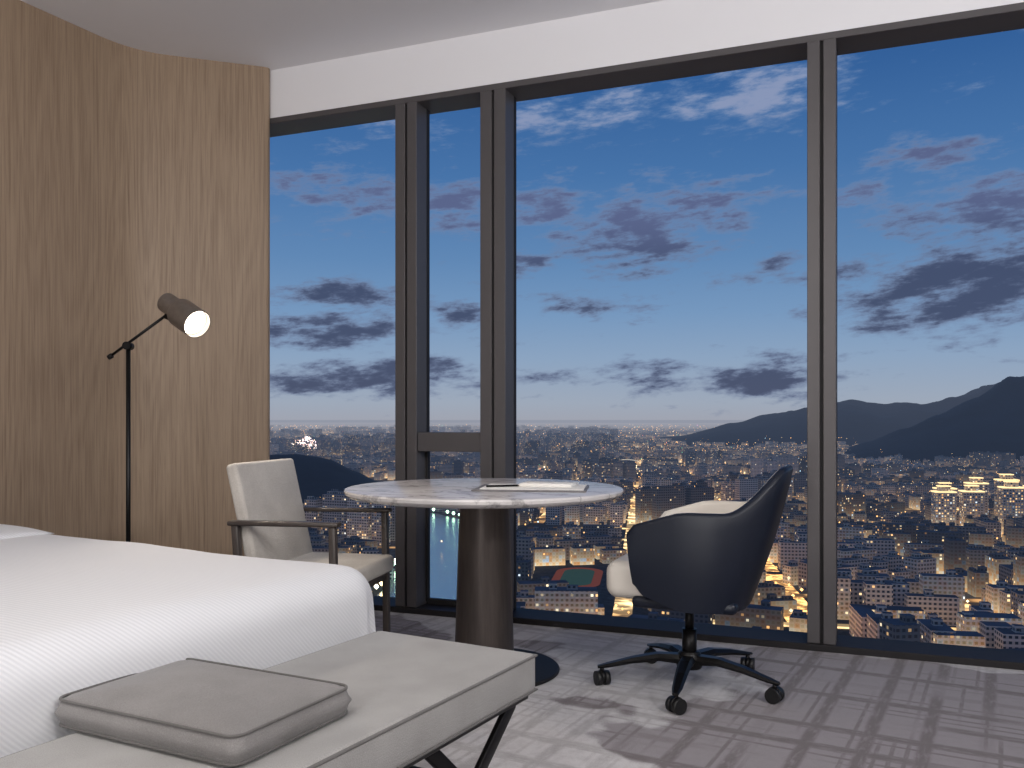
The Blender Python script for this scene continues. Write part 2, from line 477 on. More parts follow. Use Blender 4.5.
M = (-axd).to_track_quat('Z','Y').to_matrix().to_4x4(); M.translation = hc+axd*.10
so.matrix_local = M

# ------------------------------------------------------------------ table
tb = empty('round_table', (-1.412, 3.260, 0))
lathe('table_top', [(.001,.708),(.50,.708),(.548,.716),(.561,.728),(.563,.738),(.560,.744),(.554,.746),(.001,.746)], MARBLE, tb, n=128)
lathe('table_column', [(.001,.012),(.126,.012),(.122,.05),(.112,.35),(.104,.6),(.100,.69),(.102,.708),(.001,.708)], COLM, tb, n=72)
lathe('table_base', [(.001,0),(.300,0),(.306,.004),(.306,.012),(.300,.017),(.001,.018)], BASEM, tb, n=96)
pad = empty('desk_pad', (-1.20, 3.25, .7463), R(14))
box('pad_leather', (0,0,.003), (.44,.30,.006), PADL, pad, bev=.002, seg=2)
box('pad_sheet', (.01,.0,.0075), (.40,.26,.003), PAPER, pad)
nb = empty('notepad', (-1.15, 3.31, .7555), R(6))
box('notepad_sheets', (0,0,.006), (.21,.15,.012), PAPER, nb, bev=.001, seg=1)
pe = empty('pen', (-1.30, 3.19, .7597), R(40))
rod('pen_barrel', (-.07,0,0), (.06,0,0), .0042, BLACK, pe); rod('pen_tip', (.06,0,0), (.072,0,0), .0042, BRONZE, pe, r2=.001)

# ------------------------------------------------------------------ armchair
ac = empty('armchair', (-2.046, 2.92, 0), R(9))
hw = .262
for s in (1, -1):
    t = 'far' if s > 0 else 'near'
    bar('front_leg_'+t, (.250, s*hw, 0), (.240, s*hw, .632), .030, .026, DWOOD, ac, side=(0,1,0), bev=.004)
    bar('back_leg_'+t, (-.20, s*hw, 0), (-.130, s*hw, .39), .030, .028, DWOOD, ac, side=(0,1,0), bev=.004)
    bar('back_post_'+t, (-.130, s*hw, .37), (-.150, s*hw, .64), .030, .026, DWOOD, ac, side=(0,1,0), bev=.004)
    bar('armrest_'+t, (-.175, s*hw, .636), (.266, s*hw, .640), .046, .018, DWOOD, ac, side=(0,1,0), bev=.006)
    bar('seat_rail_'+t, (-.13, s*(hw-.005), .370), (.245, s*(hw-.005), .370), .024, .045, DWOOD, ac, side=(0,1,0), bev=.004)
box('seat_rail_front', (.236, 0, .370), (.024, .5, .045), DWOOD, ac, bev=.004)
box('seat_rail_back', (-.125, 0, .370), (.024, .5, .045), DWOOD, ac, bev=.004)
box('seat_cushion', (.075, 0, .425), (.44, .475, .07), BEIGE, ac, bev=.022, seg=5)
box('backrest', (-.140, 0, .645), (.050, .475, .43), BEIGE, ac, rot=(0, R(-13), 0), bev=.016, seg=5)

# ------------------------------------------------------------------ office chair
YAW = 179.0
oc = empty('office_chair', (-.597, 3.36, 0), R(YAW))
def sst(t): t = max(0, min(1, t)); return t*t*(3-2*t)
NS = 80; KH = 9
def upath(t, z, inset):
    w = .265+.05*(z-.36) - inset
    xb = -.235-.30*(z-.36) + inset
    xf = .165; xc = -.01
    s = abs(t); sg = 1 if t >= 0 else -1
    fa = .36
    if s > 1-fa:
        q_ = (s-(1-fa))/fa
        return (xc+(xf+.12*(z-.5)-xc)*q_, sg*w*(1-.03*q_), 0.0)
    phi = (1-s/(1-fa))*90
    e_ = 2/3.0
    return (xc-(xc-xb)*(math.sin(R(phi))**e_), sg*w*(math.cos(R(phi))**e_), phi)
vs = []; fs = []; mi = []
th = .034
for i in range(NS+1):
    t = -1+2*i/NS
    _, _, phi = upath(t, .5, 0)
    s = abs(t); q_ = max(0, (s-.62)/.38)
    zt = .675 - .060*q_ - .02*sst((q_-.85)/.15) + .160*sst((phi-22)/58)
    zb = .335 + .06*q_ + .03*sst((q_-.8)/.2)
    loop = []
    for k in range(KH):
        z = zb+(zt-zb)*k/(KH-1)
        bulge = .012*math.sin(math.pi*k/(KH-1))
        x, y, _ = upath(t, z, -bulge); loop.append((x, y, z))
    for a in (35, 70, 110, 145):
        ins = th/2-th/2*math.cos(R(a)); x, y, _ = upath(t, zt, ins); loop.append((x, y, zt+th/2*math.sin(R(a))))
    for k in range(KH):
        z = zt-(zt-zb)*k/(KH-1)
        x, y, _ = upath(t, z, th); loop.append((x, y, z))
    vs += loop
K = 2*KH+4
for i in range(NS):
    for k in range(K):
        k2 = (k+1) % K
        fs.append((i*K+k, (i+1)*K+k, (i+1)*K+k2, i*K+k2))
        mi.append(1 if KH+2 <= k < K-1 else 0)
fs.append(tuple(range(K))); mi.append(0); fs.append(tuple(range(NS*K, NS*K+K))[::-1]); mi.append(0)
sh = mesh_ob('tub_shell', vs, fs, [NAVY, CREAM], oc, smooth=True, midx=mi)
bm = bmesh.new(); bm.from_mesh(sh.data)
for e in bm.edges:
    if len(e.link_faces) == 2 and e.calc_face_angle(0) > R(60): e.smooth = False
bm.to_mesh(sh.data); bm.free()
box('seat_cushion', (.030, 0, .425), (.49, .45, .14), CREAM, oc, bev=.045, seg=6)
box('seat_shell_underside', (-.02, 0, .352), (.38, .46, .045), NAVY, oc, bev=.02, seg=4)
box('back_inner_pad', (-.225, 0, .60), (.05, .38, .30), CREAM, oc, rot=(0, R(-17), 0), bev=.024, seg=5)
box('tilt_mechanism', (0, 0, .315), (.2, .13, .04), BLACK, oc, bev=.008)
rod('tilt_lever', (.02, -.05, .31), (.03, -.2, .305), .006, BLACK, oc)
rod('gas_lift_sleeve', (0,0,.09), (0,0,.22), .028, BLACK, oc)
rod('gas_lift_rod', (0,0,.2), (0,0,.31), .017, BLACK, oc)
lathe('base_hub', [(.001,.07),(.045,.07),(.05,.08),(.05,.115),(.036,.135),(.001,.137)], BLACK, oc, n=32)
for k in range(5):
    a = R(-80.7-YAW+72*k-7); ca, sa = math.cos(a), math.sin(a); rr = .335
    pts = [(.035,.105,.030,.036),(.12,.112,.027,.028),(.22,.098,.023,.022),(.31,.078,.019,.016),(.352,.070,.012,.010)]
    vs = []; fs = []
    for (d_, z, w, h) in pts:
        for (u_, v_) in ((-w*.7,-h/2),(w*.7,-h/2),(w,0),(w*.6,h/2),(-w*.6,h/2),(-w,0)):
            vs.append((ca*d_-sa*u_, sa*d_+ca*u_, z+v_))
    for i in range(len(pts)-1):
        for j in range(6): fs.append((i*6+j, i*6+(j+1) % 6, (i+1)*6+(j+1) % 6, (i+1)*6+j))
    fs.append(tuple(range(6))); fs.append(tuple(range(24,30)))
    mesh_ob('base_leg_%d' % (k+1), vs, fs, BLACK, oc, smooth=False)
    cx, cy = ca*rr, sa*rr
    ra = a+R(50+37*k)
    dx, dy = math.cos(ra), math.sin(ra)
    rod('castor_stem_%d' % (k+1), (cx,cy,.04), (cx,cy,.075), .008, BLACK, oc)
    for s in (1,-1):
        rod('castor_wheel_%d_%d' % (k+1, s > 0), (cx+dx*s*.006, cy+dy*s*.006, .0275), (cx+dx*s*.026, cy+dy*s*.026, .0275), .0275, RUBBER, oc, n=28)
    rod('castor_hood_%d' % (k+1), (cx-dx*.008, cy-dy*.008, .031), (cx+dx*.008, cy+dy*.008, .031), .027, BLACK, oc, n=24)

# ------------------------------------------------------------------ outside: distance haze painted into materials as emission
def paint_haze(nt, shader_out, scale=9000., strength=1.0):
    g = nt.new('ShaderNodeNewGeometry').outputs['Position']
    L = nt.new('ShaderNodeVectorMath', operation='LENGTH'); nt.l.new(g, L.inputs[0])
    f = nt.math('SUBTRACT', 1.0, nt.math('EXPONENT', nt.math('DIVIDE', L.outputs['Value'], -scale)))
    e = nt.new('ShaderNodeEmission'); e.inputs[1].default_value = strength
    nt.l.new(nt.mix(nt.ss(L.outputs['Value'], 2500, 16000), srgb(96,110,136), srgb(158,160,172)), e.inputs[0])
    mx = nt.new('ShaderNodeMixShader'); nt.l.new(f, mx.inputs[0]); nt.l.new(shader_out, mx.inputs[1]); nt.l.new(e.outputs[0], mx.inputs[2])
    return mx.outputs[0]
def outmat(name):
    m, nt, p = material(name, rough=.85, spec=.2)
    m.cycles.emission_sampling = 'NONE'
    out = nt.n['Material Output']
    return m, nt, p, out

GZ = -130.0
GROUND, nt, p, out = outmat('city_ground')
g = nt.new('ShaderNodeNewGeometry').outputs['Position']
n1 = nt.noise(g, .004, 4); n5 = nt.noise(g, .12, 4, .7)
vo = nt.new('ShaderNodeTexVoronoi'); vo.inputs['Scale'].default_value = .018; nt.l.new(g, vo.inputs['Vector'])
dot = nt.math('SUBTRACT', 1.0, nt.ss(vo.outputs['Distance'], .05, .15))
on = nt.ss(nt.noise(g, .0012, 4), .42, .60)
hc_ = nt.sep(vo.outputs['Color'])
gc = nt.mix(n1, srgb(44,52,58), srgb(70,76,80))
gc = nt.mix(nt.ss(n5, .4, .62), gc, srgb(30,38,40))
nt.l.new(gc, p.inputs['Base Color'])
nt.l.new(nt.mix(hc_[1], (1,.55,.24,1), (1,.8,.58,1)), p.inputs['Emission Color'])
nt.l.new(nt.math('ADD', nt.math('MULTIPLY', on, .09), nt.math('MULTIPLY', nt.math('MULTIPLY', dot, on), nt.math('MULTIPLY', nt.ss(hc_[0], .45, 1), 3.0))), p.inputs['Emission Strength'])  # town glow and lamp dots painted into the ground's emission
nt.l.new(paint_haze(nt, p.outputs[0], 9500), out.inputs[0])
mesh_ob('city_ground', [(-34000,80,GZ),(34000,80,GZ),(34000,38000,GZ),(-34000,38000,GZ)], [(0,1,2,3)], GROUND)

gu = Vector((.974,.225)); gv = Vector((-.225,.974))
fwd2 = Vector((-.368,.93)); rt2 = Vector((.93,.368))
def inwedge(P, m0=-.50, m1=.95):
    f = P.dot(fwd2); return f > 300 and m0 < P.dot(rt2)/f < m1
river = [Vector(v) for v in ((-190,250),(-225,350),(-258,450),(-300,600),(-352,720),(-405,840),(-450,930),(-500,1000),(-560,1050),(-640,1070),(-760,1040),(-950,960),(-1400,820))]
river2 = [Vector(v) for v in ((-1500,1950),(-1000,2180),(-530,2290),(0,2420),(500,2700))]
def seg_dist(P, A, B):
    d = B-A; t = max(0, min(1, (P-A).dot(d)/d.dot(d))); return (P-(A+d*t)).length
def near_river(P, w=50):
    return min(seg_dist(P, river[i], river[i+1]) for i in range(len(river)-1)) < w or \
           min(seg_dist(P, river2[i], river2[i+1]) for i in range(len(river2)-1)) < w+8
court = Vector((-215, 690))
def on_mountain(P):
    f = P.dot(fwd2); a_ = P.dot(rt2)/f
    jit = mnoise.noise(Vector((P.x*.004, P.y*.004, 9)))
    return (4300+jit*250 < f < 6900 and a_ > .19) or (2500+jit*220 < f < 4250 and a_ > .40+jit*.04+(f<2700)*.03) or (1290 < f < 1900 and -.42 < a_ < -.13)
def blocked(P):
    return near_river(P) or seg_dist(P, court, court*.89) < 40 or on_mountain(P)

WALLB, nt, p, out = outmat('building_facade')
uv = nt.new('ShaderNodeUVMap').outputs[0]; s = nt.sep(uv)
at = nt.new('ShaderNodeAttribute'); at.attribute_name = 'tint'
u = nt.math('DIVIDE', s[0], 3.0); v = nt.math('DIVIDE', s[1], 3.0)
wn = nt.new('ShaderNodeTexWhiteNoise', noise_dimensions='2D')
nt.l.new(nt.comb(nt.math('FLOOR', u), nt.math('FLOOR', v), 0), wn.inputs['Vector'])
fu = nt.math('ABSOLUTE', nt.math('SUBTRACT', nt.math('FRACT', u), .5)); fv = nt.math('ABSOLUTE', nt.math('SUBTRACT', nt.math('FRACT', v), .5))
pane_m = nt.math('MULTIPLY', nt.math('LESS_THAN', fu, .27), nt.math('LESS_THAN', fv, .25))
atc = nt.sep(at.outputs['Color'])
lit = nt.math('GREATER_THAN', wn.outputs['Value'], atc[1])
wc = nt.sep(wn.outputs['Color'])
wall_c = nt.mix(atc[0], srgb(84,87,95), srgb(238,222,210))
wall_c = nt.mix(nt.math('MULTIPLY', nt.math('LESS_THAN', fv, .3), .2), wall_c, srgb(66,70,80))
base = nt.mix(pane_m, wall_c, srgb(40,46,58))
nt.l.new(base, p.inputs['Base Color'])
ec = nt.ramp(wc[1], [(0,(1,.48,.15,1)),(.6,(1,.68,.33,1)),(.93,(1,.86,.6,1)),(1,(.7,.85,1,1))])
nt.l.new(ec, p.inputs['Emission Color'])
st = nt.math('MULTIPLY', nt.math('MULTIPLY', pane_m, lit), nt.math('ADD', .2, nt.math('MULTIPLY', nt.math('MULTIPLY', wc[2], wc[2]), 1.6)))
gl_ = nt.math('MULTIPLY', nt.math('EXPONENT', nt.math('DIVIDE', s[1], -9.0)), nt.math('MULTIPLY', atc[2], 1.3))  # street glow painted on the wall: emission fading up from its foot
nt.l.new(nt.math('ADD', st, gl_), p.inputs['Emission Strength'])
nt.l.new(paint_haze(nt, p.outputs[0]), out.inputs[0])
ROOF, nt, p, out = outmat('building_roof')
g = nt.new('ShaderNodeNewGeometry').outputs['Position']
nt.l.new(nt.mix(nt.ss(nt.noise(g, .03, 2), .4, .6), srgb(66,71,82), srgb(104,107,117)), p.inputs['Base Color'])
nt.l.new(paint_haze(nt, p.outputs[0]), out.inputs[0])
GOLD, nt, p, out = outmat('gold_crown_lighting')
p.inputs['Emission Color'].default_value = (1,.72,.32,1); p.inputs['Emission Strength'].default_value = 1.5

class City:
    def __init__(s): s.v=[]; s.f=[]; s.uv=[]; s.col=[]; s.mi=[]
    def add(s, P, w, d, h, ang, tint, litthr, glow, z0=GZ, crown=False):
        c, n = math.cos(ang), math.sin(ang); b = len(s.v)
        cor = [(-w/2,-d/2),(w/2,-d/2),(w/2,d/2),(-w/2,d/2)]
        for z in (z0, z0+h):
            for x, y in cor: s.v.append((P[0]+x*c-y*n, P[1]+x*n+y*c, z))
        uo = random.randint(0, 4000)*3.0
        lens = [w, d, w, d]; acc = uo
        cc = (tint, litthr, glow, 1)
        for i in range(4):
            j = (i+1) % 4
            s.f.append((b+i, b+j, b+4+j, b+4+i)); s.mi.append(0)
            L = lens[i]; s.uv += [(acc,0),(acc+L,0),(acc+L,h),(acc,h)]; acc += L+33
            s.col += [cc]*4
        s.f.append((b+4,b+5,b+6,b+7)); s.mi.append(1); s.uv += [(0,0)]*4; s.col += [cc]*4
    def build(s, name):
        me = D.meshes.new(name); me.from_pydata(s.v, [], s.f)
        for m in (WALLB, ROOF): me.materials.append(m)
        me.polygons.foreach_set('material_index', s.mi)
        ul = me.uv_layers.new(name='UVMap'); ul.data.foreach_set('uv', [q for p_ in s.uv for q in p_])
        ca = me.color_attributes.new('tint', 'FLOAT_COLOR', 'CORNER'); ca.data.foreach_set('color', [q for p_ in s.col for q in p_])
        me.update(); return link(D.objects.new(name, me))
GA = math.atan2(gu.y, gu.x)
city = City()
BU, BV = 118., 96.; U0 = 104.
lamps = []
for iu in range(-34, 34):
    for iv in range(2, 32):
        bu = U0+iu*BU+BU/2; bv = iv*BV+BV/2
        C = gu*bu+gv*bv
        dist = C.length
        if dist > 2900 or not inwedge(C): continue
        kind = random.random()
        tint0 = random.choice((.1,.2,.3,.45,.6,.85))
        hb = random.choice((15,18,18,21,24,18))
        if kind > .93: hb = random.choice((36,42,48))
        rows = random.choice((3,3,4)) if kind < .75 else 2
        if dist < 700: hb = min(hb, 24)
        dA = random.choice((0,0,.1,-.1,.3,-.25,.5,math.pi/2)) + random.uniform(-.04,.04)
        bang = GA + dA
        ex = BU if abs(dA) < 1 else BV; ey = BV if abs(dA) < 1 else BU
        if random.random() < .05 and dist > 800: continue
        for r_ in range(rows):
            off = (-(ey-30)/2) + (ey-30)*(r_+.3)/(rows-.4)
            x = -ex/2+10+random.uniform(0,6)
            while x < ex/2-20:
                w = random.uniform(12, 40); w = min(w, ex/2-8-x)
                d_ = random.uniform(9, 15)
                lx_ = x+w/2; ly_ = off+random.uniform(-3,3)
                P = C + gu*(lx_*math.cos(dA)-ly_*math.sin(dA))+gv*(lx_*math.sin(dA)+ly_*math.cos(dA))
                h = hb+random.choice((-6,-3,0,0,0,3)) + (random.random()<.04)*16
                if h > 8 and not blocked(P) and P.length > 430:
                    tint = max(0, min(1, tint0+random.uniform(-.2,.25)))
                    city.add(P, w, d_, h, bang, tint, random.choice((.80,.87,.92,.95,.97)), random.random()**3*.9)
                    city.add(P+gu*random.uniform(-w*.3, w*.3), 5, 5, 3.5, bang, tint*.8, .99, 0, z0=GZ+h)
                    if random.random() < .5: city.add(P+gu*random.uniform(-w*.3, w*.3), 7, 3, 2.4, bang, tint*.6, .99, 0, z0=GZ+h)
                x += w+random.uniform(3, 10)
for i in range(7400):
    f = 2800*(13000/2800.)**random.random()
    a_ = random.uniform(-.45, .8)
    P = fwd2*f + rt2*f*a_
    if near_river(P, 60) or on_mountain(P): continue
    h = random.choice((16,20,25,30,45,60)) if mnoise.noise(Vector((P.x*.0008, P.y*.0008, 0))) > .0 else random.choice((10,15,18))
    if a_ > .12: h = min(h, 24)
    k_ = 1+max(0, f-5000)/6000
    city.add(P, random.uniform(18,42)*k_, random.uniform(14,26)*k_, h, GA+random.choice((0,.3,-.4)), random.random()*.7, random.choice((.7,.82,.9)), random.random()**3*1.0)
towers = []
for k, (du, dv_) in enumerate(((0,0),(34,12),(70,-4),(104,14),(18,52),(56,60),(92,66),(128,50),(140,0))):
    P = Vector((92,1100)) + gu*du + gv*dv_
    h = random.choice((50,56,60))
    towers.append((P, h)); city.add(P, 22, 15, h, GA, .75, .5, .8); city.add(P, 12, 9, 6, GA, .8, .3, 0, z0=GZ+h)
for P, w, d_, h in ((Vector((70,560)),30,14,20),(Vector((104,590)),26,14,23),(Vector((50,520)),24,12,17),(Vector((20,575)),34,13,17),(Vector((140,560)),34,14,24)):
    city.add(P, w, d_, h, GA, 1.0, .72, .7)
city.build('city_buildings')
vs=[]; fs=[]
def addbox(vs, fs, P, w, d_, z0, z1, ang=GA):
    c, n_2 = math.cos(ang), math.sin(ang); b = len(vs)
    for z in (z0, z1):
        for x, y in ((-w/2,-d_/2),(w/2,-d_/2),(w/2,d_/2),(-w/2,d_/2)): vs.append((P[0]+x*c-y*n_2, P[1]+x*n_2+y*c, z))
    fs += [(b,b+3,b+2,b+1),(b+4,b+5,b+6,b+7)]+[(b+i,b+(i+1)%4,b+4+(i+1)%4,b+4+i) for i in range(4)]
for P, h in towers:
    addbox(vs, fs, P, 23, 16, GZ+h-1.0, GZ+h+.3); addbox(vs, fs, P, 13, 10, GZ+h+5.5, GZ+h+6.5)
mesh_ob('tower_crown_lights', vs, fs, GOLD)

ROAD, nt, p, out = outmat('lit_street')
g = nt.new('ShaderNodeNewGeometry').outputs['Position']
nn = nt.noise(g, .006, 3, .6); n4 = nt.noise(g, .06, 2)
p.inputs['Base Color'].default_value = srgb(60,56,54)
nt.l.new(nt.mix(nt.ss(nn, .4, .65), (1,.48,.15,1), (1,.68,.32,1)), p.inputs['Emission Color'])
nt.l.new(nt.math('MULTIPLY', nt.ss(nn, .38, .60), nt.math('ADD', .35, nt.math('MULTIPLY', nt.ss(n4, .4, .7), 2.6))), p.inputs['Emission Strength'])  # lamplight on the roadway painted as patchy emission
nt.l.new(paint_haze(nt, p.outputs[0]), out.inputs[0])
BLVD, nt, p, out = outmat('lit_boulevard')
g = nt.new('ShaderNodeNewGeometry').outputs['Position']
n4 = nt.noise(g, .11, 4, .65)
p.inputs['Emission Color'].default_value = (1,.50,.16,1)
p.inputs['Base Color'].default_value = srgb(60,56,54)
nt.l.new(nt.math('ADD', .4, nt.math('MULTIPLY', nt.ss(n4, .42, .66), 3.0)), p.inputs['Emission Strength'])  # brighter painted lamplight, the road surface itself emits
nt.l.new(paint_haze(nt, p.outputs[0]), out.inputs[0])
vs=[]; fs=[]; vb=[]; fb=[]
def strip(vs, fs, A, B, w, z):
    d_ = (B-A).normalized(); n2 = Vector((-d_.y, d_.x))*w/2; b = len(vs)
    for q_ in (A-n2, B-n2, B+n2, A+n2): vs.append((q_.x, q_.y, z))
    fs.append((b,b+1,b+2,b+3))
for iu in range(-34, 34):
    for iv in range(3, 34):
        A = gu*(U0+iu*BU)+gv*(iv*BV); B = A+gv*BV; C = A+gu*BU
        if not inwedge(A) or A.length > 3200 or A.length < 420 or on_mountain(A) or on_mountain(B) or on_mountain(C): continue
        big = iu == 0 and iv < 18
        if not near_river(A,70) and not near_river(B,70):
            strip(vb if big else vs, fb if big else fs, A, B, 24 if big else 13, GZ+.4)
            for k in range(4): lamps.append((A+gv*(k*24)+gu*(7 if k%2 else -7), big))
        if not near_river(A,50) and not near_river(C,50):
            strip(vs, fs, A, C, 13, GZ+.5)
            for k in range(5): lamps.append((A+gu*(k*24)+gv*(6 if k%2 else -6), False))
mesh_ob('city_street', vs, fs, ROAD); mesh_ob('city_boulevard', vb, fb, BLVD)
SL, nt, p, out = outmat('street_lamp_glow')
at = nt.new('ShaderNodeAttribute'); at.attribute_name = 'tint'
e = nt.new('ShaderNodeEmission'); nt.l.new(at.outputs['Color'], e.inputs[0]); e.inputs[1].default_value = 3.8
nt.l.new(paint_haze(nt, e.outputs[0], 14000), out.inputs[0])
vs=[]; fs=[]; cols=[]
def light_pt(P, z, s, c):
    b = len(vs)
    for q_ in ((s,0,0),(-s,0,0),(0,s,0),(0,-s,0),(0,0,s),(0,0,-s)): vs.append((P[0]+q_[0], P[1]+q_[1], z+q_[2]))
    for t_ in ((0,2,4),(2,1,4),(1,3,4),(3,0,4),(2,0,5),(1,2,5),(3,1,5),(0,3,5)): fs.append(tuple(b+x for x in t_)); cols.extend([c]*3)
def rc():
    k = random.random(); br = random.uniform(.25, 1.1)
    if k < .76: c = (1,.50,.17)
    elif k < .95: c = (1,.70,.38)
    elif k < .97: c = (.5,.8,1)
    else: c = random.choice(((1,.25,.2),(.3,1,.6),(1,.3,.7)))
    return (c[0]*br, c[1]*br, c[2]*br, 1)
for P, big in lamps:
    if big or random.random() < .55: light_pt(P+Vector((random.uniform(-5,5),random.uniform(-5,5))), GZ+9, .85+P.length*.00022 + (.3 if big else 0), rc())
for i in range(8600):
    f = 1100*(17000/1100.)**random.random()
    a_ = random.uniform(-.42, .75)
    P = fwd2*f+rt2*f*a_
    if on_mountain(P): continue
    if mnoise.noise(Vector((P.x*.0011, P.y*.0011, 5)))+.25*mnoise.noise(Vector((P.x*.004, P.y*.004, 2))) < random.uniform(-.35,.25): continue
    light_pt(P, GZ+random.uniform(6,50 if f > 2500 else 22), f*.00034*random.uniform(.5,1.5), rc())
# brightly lit riverside landmark on the far left
for i in range(230):
    f = random.uniform(3000,3300); z_ = random.random()
    light_pt(fwd2*f+rt2*f*random.gauss(-.236,.016*(1.1-z_)), GZ+6+z_*65, f*.00055*random.uniform(.6,1.3), random.choice(((1.3,.95,1.0,1),(1.3,1.15,1.1,1),(1.2,.7,.6,1),(1.3,1,.7,1))))
for line, big in ((river, 1), (river2, 0)):
    for i in range(len(line)-1):
        A, B = line[i], line[i+1]; n2 = Vector((-(B-A).y, (B-A).x)).normalized()
        k = int((B-A).length/18)
        for j in range(k):
            for s_ in (1,-1):
                P = A+(B-A)*j/k+n2*s_*(42 if big else 47)
                if not on_mountain(P): light_pt(P, GZ+6, (1.9 if big else .9)+A.length*.0005, random.choice(((2.2,1.6,.8,1),(2.1,1.8,1.3,1),(1.2,2.1,1.4,1))) if big else (1.5,1.1,.6,1))
me = D.meshes.new('city_lights'); me.from_pydata(vs, [], fs); me.materials.append(SL)
ca = me.color_attributes.new('tint', 'FLOAT_COLOR', 'CORNER'); ca.data.foreach_set('color', [q_ for c in cols for q_ in c])
link(D.objects.new('city_lights', me))
WATER, nt, p, out = outmat('river_water')
p.inputs['Base Color'].default_value = srgb(132,148,144); p.inputs['Roughness'].default_value = .3
gls = nt.new('ShaderNodeBsdfGlossy'); gls.inputs['Color'].default_value = (.94,.97,.92,1); gls.inputs['Roughness'].default_value = .16
g = nt.new('ShaderNodeNewGeometry').outputs['Position']
b_ = nt.new('ShaderNodeBump'); b_.inputs['Strength'].default_value = .5; b_.inputs['Distance'].default_value = .8
nt.l.new(nt.noise(g, .3, 3), b_.inputs['Height']); nt.l.new(b_.outputs[0], gls.inputs['Normal'])
mx = nt.new('ShaderNodeMixShader'); mx.inputs[0].default_value = .75
nt.l.new(p.outputs[0], mx.inputs[1]); nt.l.new(gls.outputs[0], mx.inputs[2])
nt.l.new(paint_haze(nt, mx.outputs[0], 12000), out.inputs[0])
vs2=[]; fs2=[]
for line, w in ((river, 80), (river2, 90)):
    b = len(vs2)
    for i, P in enumerate(line):
        d_ = (line[min(i+1,len(line)-1)]-line[max(i-1,0)]).normalized(); n2 = Vector((-d_.y, d_.x))*w/2
        vs2 += [(P.x-n2.x, P.y-n2.y, GZ+.9), (P.x+n2.x, P.y+n2.y, GZ+.9)]
    for i in range(len(line)-1): fs2.append((b+2*i, b+2*i+2, b+2*i+3, b+2*i+1))
mesh_ob('river', vs2, fs2, WATER)
vs3=[]; fs3=[]
BRM, nt, p, out = outmat('bridge_lighting')
p.inputs['Emission Color'].default_value = (1,.85,.62,1); p.inputs['Emission Strength'].default_value = .6
br = empty('arch_bridge', (0,0,0))
strip(vs3, fs3, Vector((-620,2165)), Vector((-520,2370)), 9, GZ+9)
mesh_ob('bridge_deck', vs3, fs3, BRM, br)
vs3=[]; fs3=[]
P0 = Vector((-612,2182)); P1 = Vector((-532,2346))
for i in range(25):
    t = i/24; q_ = P0+(P1-P0)*t; z = GZ+9+16*math.sin(math.pi*t)
    vs3 += [(q_.x, q_.y, z), (q_.x, q_.y, z+1.6)]
    if i: fs3.append((2*i-2, 2*i, 2*i+1, 2*i-1))
mesh_ob('bridge_arch', vs3, fs3, BRM, br)
CR, nt, p, out = outmat('court_red'); p.inputs['Base Color'].default_value = srgb(170,84,72); p.inputs['Emission Color'].default_value = (.5,.14,.09,1); p.inputs['Emission Strength'].default_value = .22  # slight emission painted in so the track looks lit
CB, nt, p, out = outmat('court_green'); p.inputs['Base Color'].default_value = srgb(66,92,84); p.inputs['Emission Color'].default_value = (.1,.2,.16,1); p.inputs['Emission Strength'].default_value = .22  # infield likewise: lit look painted as emission
ct = empty('sports_court', (court.x, court.y, GZ+.8), math.atan2(gv.y, gv.x)-math.pi/2)
def disc_rect(name, w, l, z, m):
    pts = []
    for k in range(13): a = R(k*15); pts.append((w/2*math.cos(a), l/2-w/2+w/2*math.sin(a), z))
    for k in range(13): a = R(180+k*15); pts.append((w/2*math.cos(a), -l/2+w/2+w/2*math.sin(a), z))
    mesh_ob(name, pts, [tuple(range(len(pts)))], m, ct)
disc_rect('track', 40, 96, 0, CR); disc_rect('infield', 26, 78, .3, CB)

MT, nt, p, out = outmat('mountain_forest')
g = nt.new('ShaderNodeNewGeometry').outputs['Position']
nt.l.new(nt.mix(nt.noise(g, .006, 6, .7), srgb(26,33,40), srgb(70,78,84)), p.inputs['Base Color'])
nt.l.new(paint_haze(nt, p.outputs[0], 15000), out.inputs[0])
def interp(tab, x):
    if x <= tab[0][0]: return tab[0][1]
    for (a, b), (c, d_) in zip(tab, tab[1:]):
        if x <= c:
            t = (x-a)/(c-a); t = t*t*(3-2*t)*.5+t*.5; return b+(d_-b)*t
    return tab[-1][1]
def ridge(name, tab, f0, f1, na=150, nr=26, amp=.1):
    vs = []; fs = []
    for i in range(na+1):
        a_ = tab[0][0]+(tab[-1][0]-tab[0][0])*i/na
        H_ = interp(tab, a_)
        for j in range(nr+1):
            t = j/nr; f = f0+(f1-f0)*t
            P = fwd2*f+rt2*f*a_
            prof = math.sin(math.pi*t)**1.1
            nz = mnoise.fractal(Vector((P.x/500, P.y/500, .3)), .9, 2.0, 6)
            gul = abs(mnoise.noise(Vector((P.x/220, P.y/360, 1.3))))
            h = H_*prof*(1.06+amp*nz-.18*gul)
            vs.append((P.x, P.y, GZ-3+max(0, h)))
    k = nr+1
    for i in range(na):
        for j in range(nr): fs.append((i*k+j, (i+1)*k+j, (i+1)*k+j+1, i*k+j+1))
    return mesh_ob(name, vs, fs, MT, smooth=True)
ridge('mountain', [(.14,0),(.19,25),(.25,105),(.30,165),(.345,215),(.39,245),(.43,215),(.475,232),(.51,292),(.56,380),(.60,425),(.70,500),(.9,420),(1.1,100)], 4300, 6800, na=260, nr=34, amp=.13)
ridge('mountain', [(.36,0),(.41,45),(.45,92),(.49,140),(.53,200),(.575,262),(.62,310),(.66,330),(.8,340),(1.0,60)], 2500, 4100, na=220, nr=34, amp=.13)
ridge('hill', [(-.44,0),(-.38,48),(-.31,68),(-.25,67),(-.21,56),(-.18,36),(-.155,16),(-.135,0)], 1330, 1880, na=90, nr=24, amp=.16)

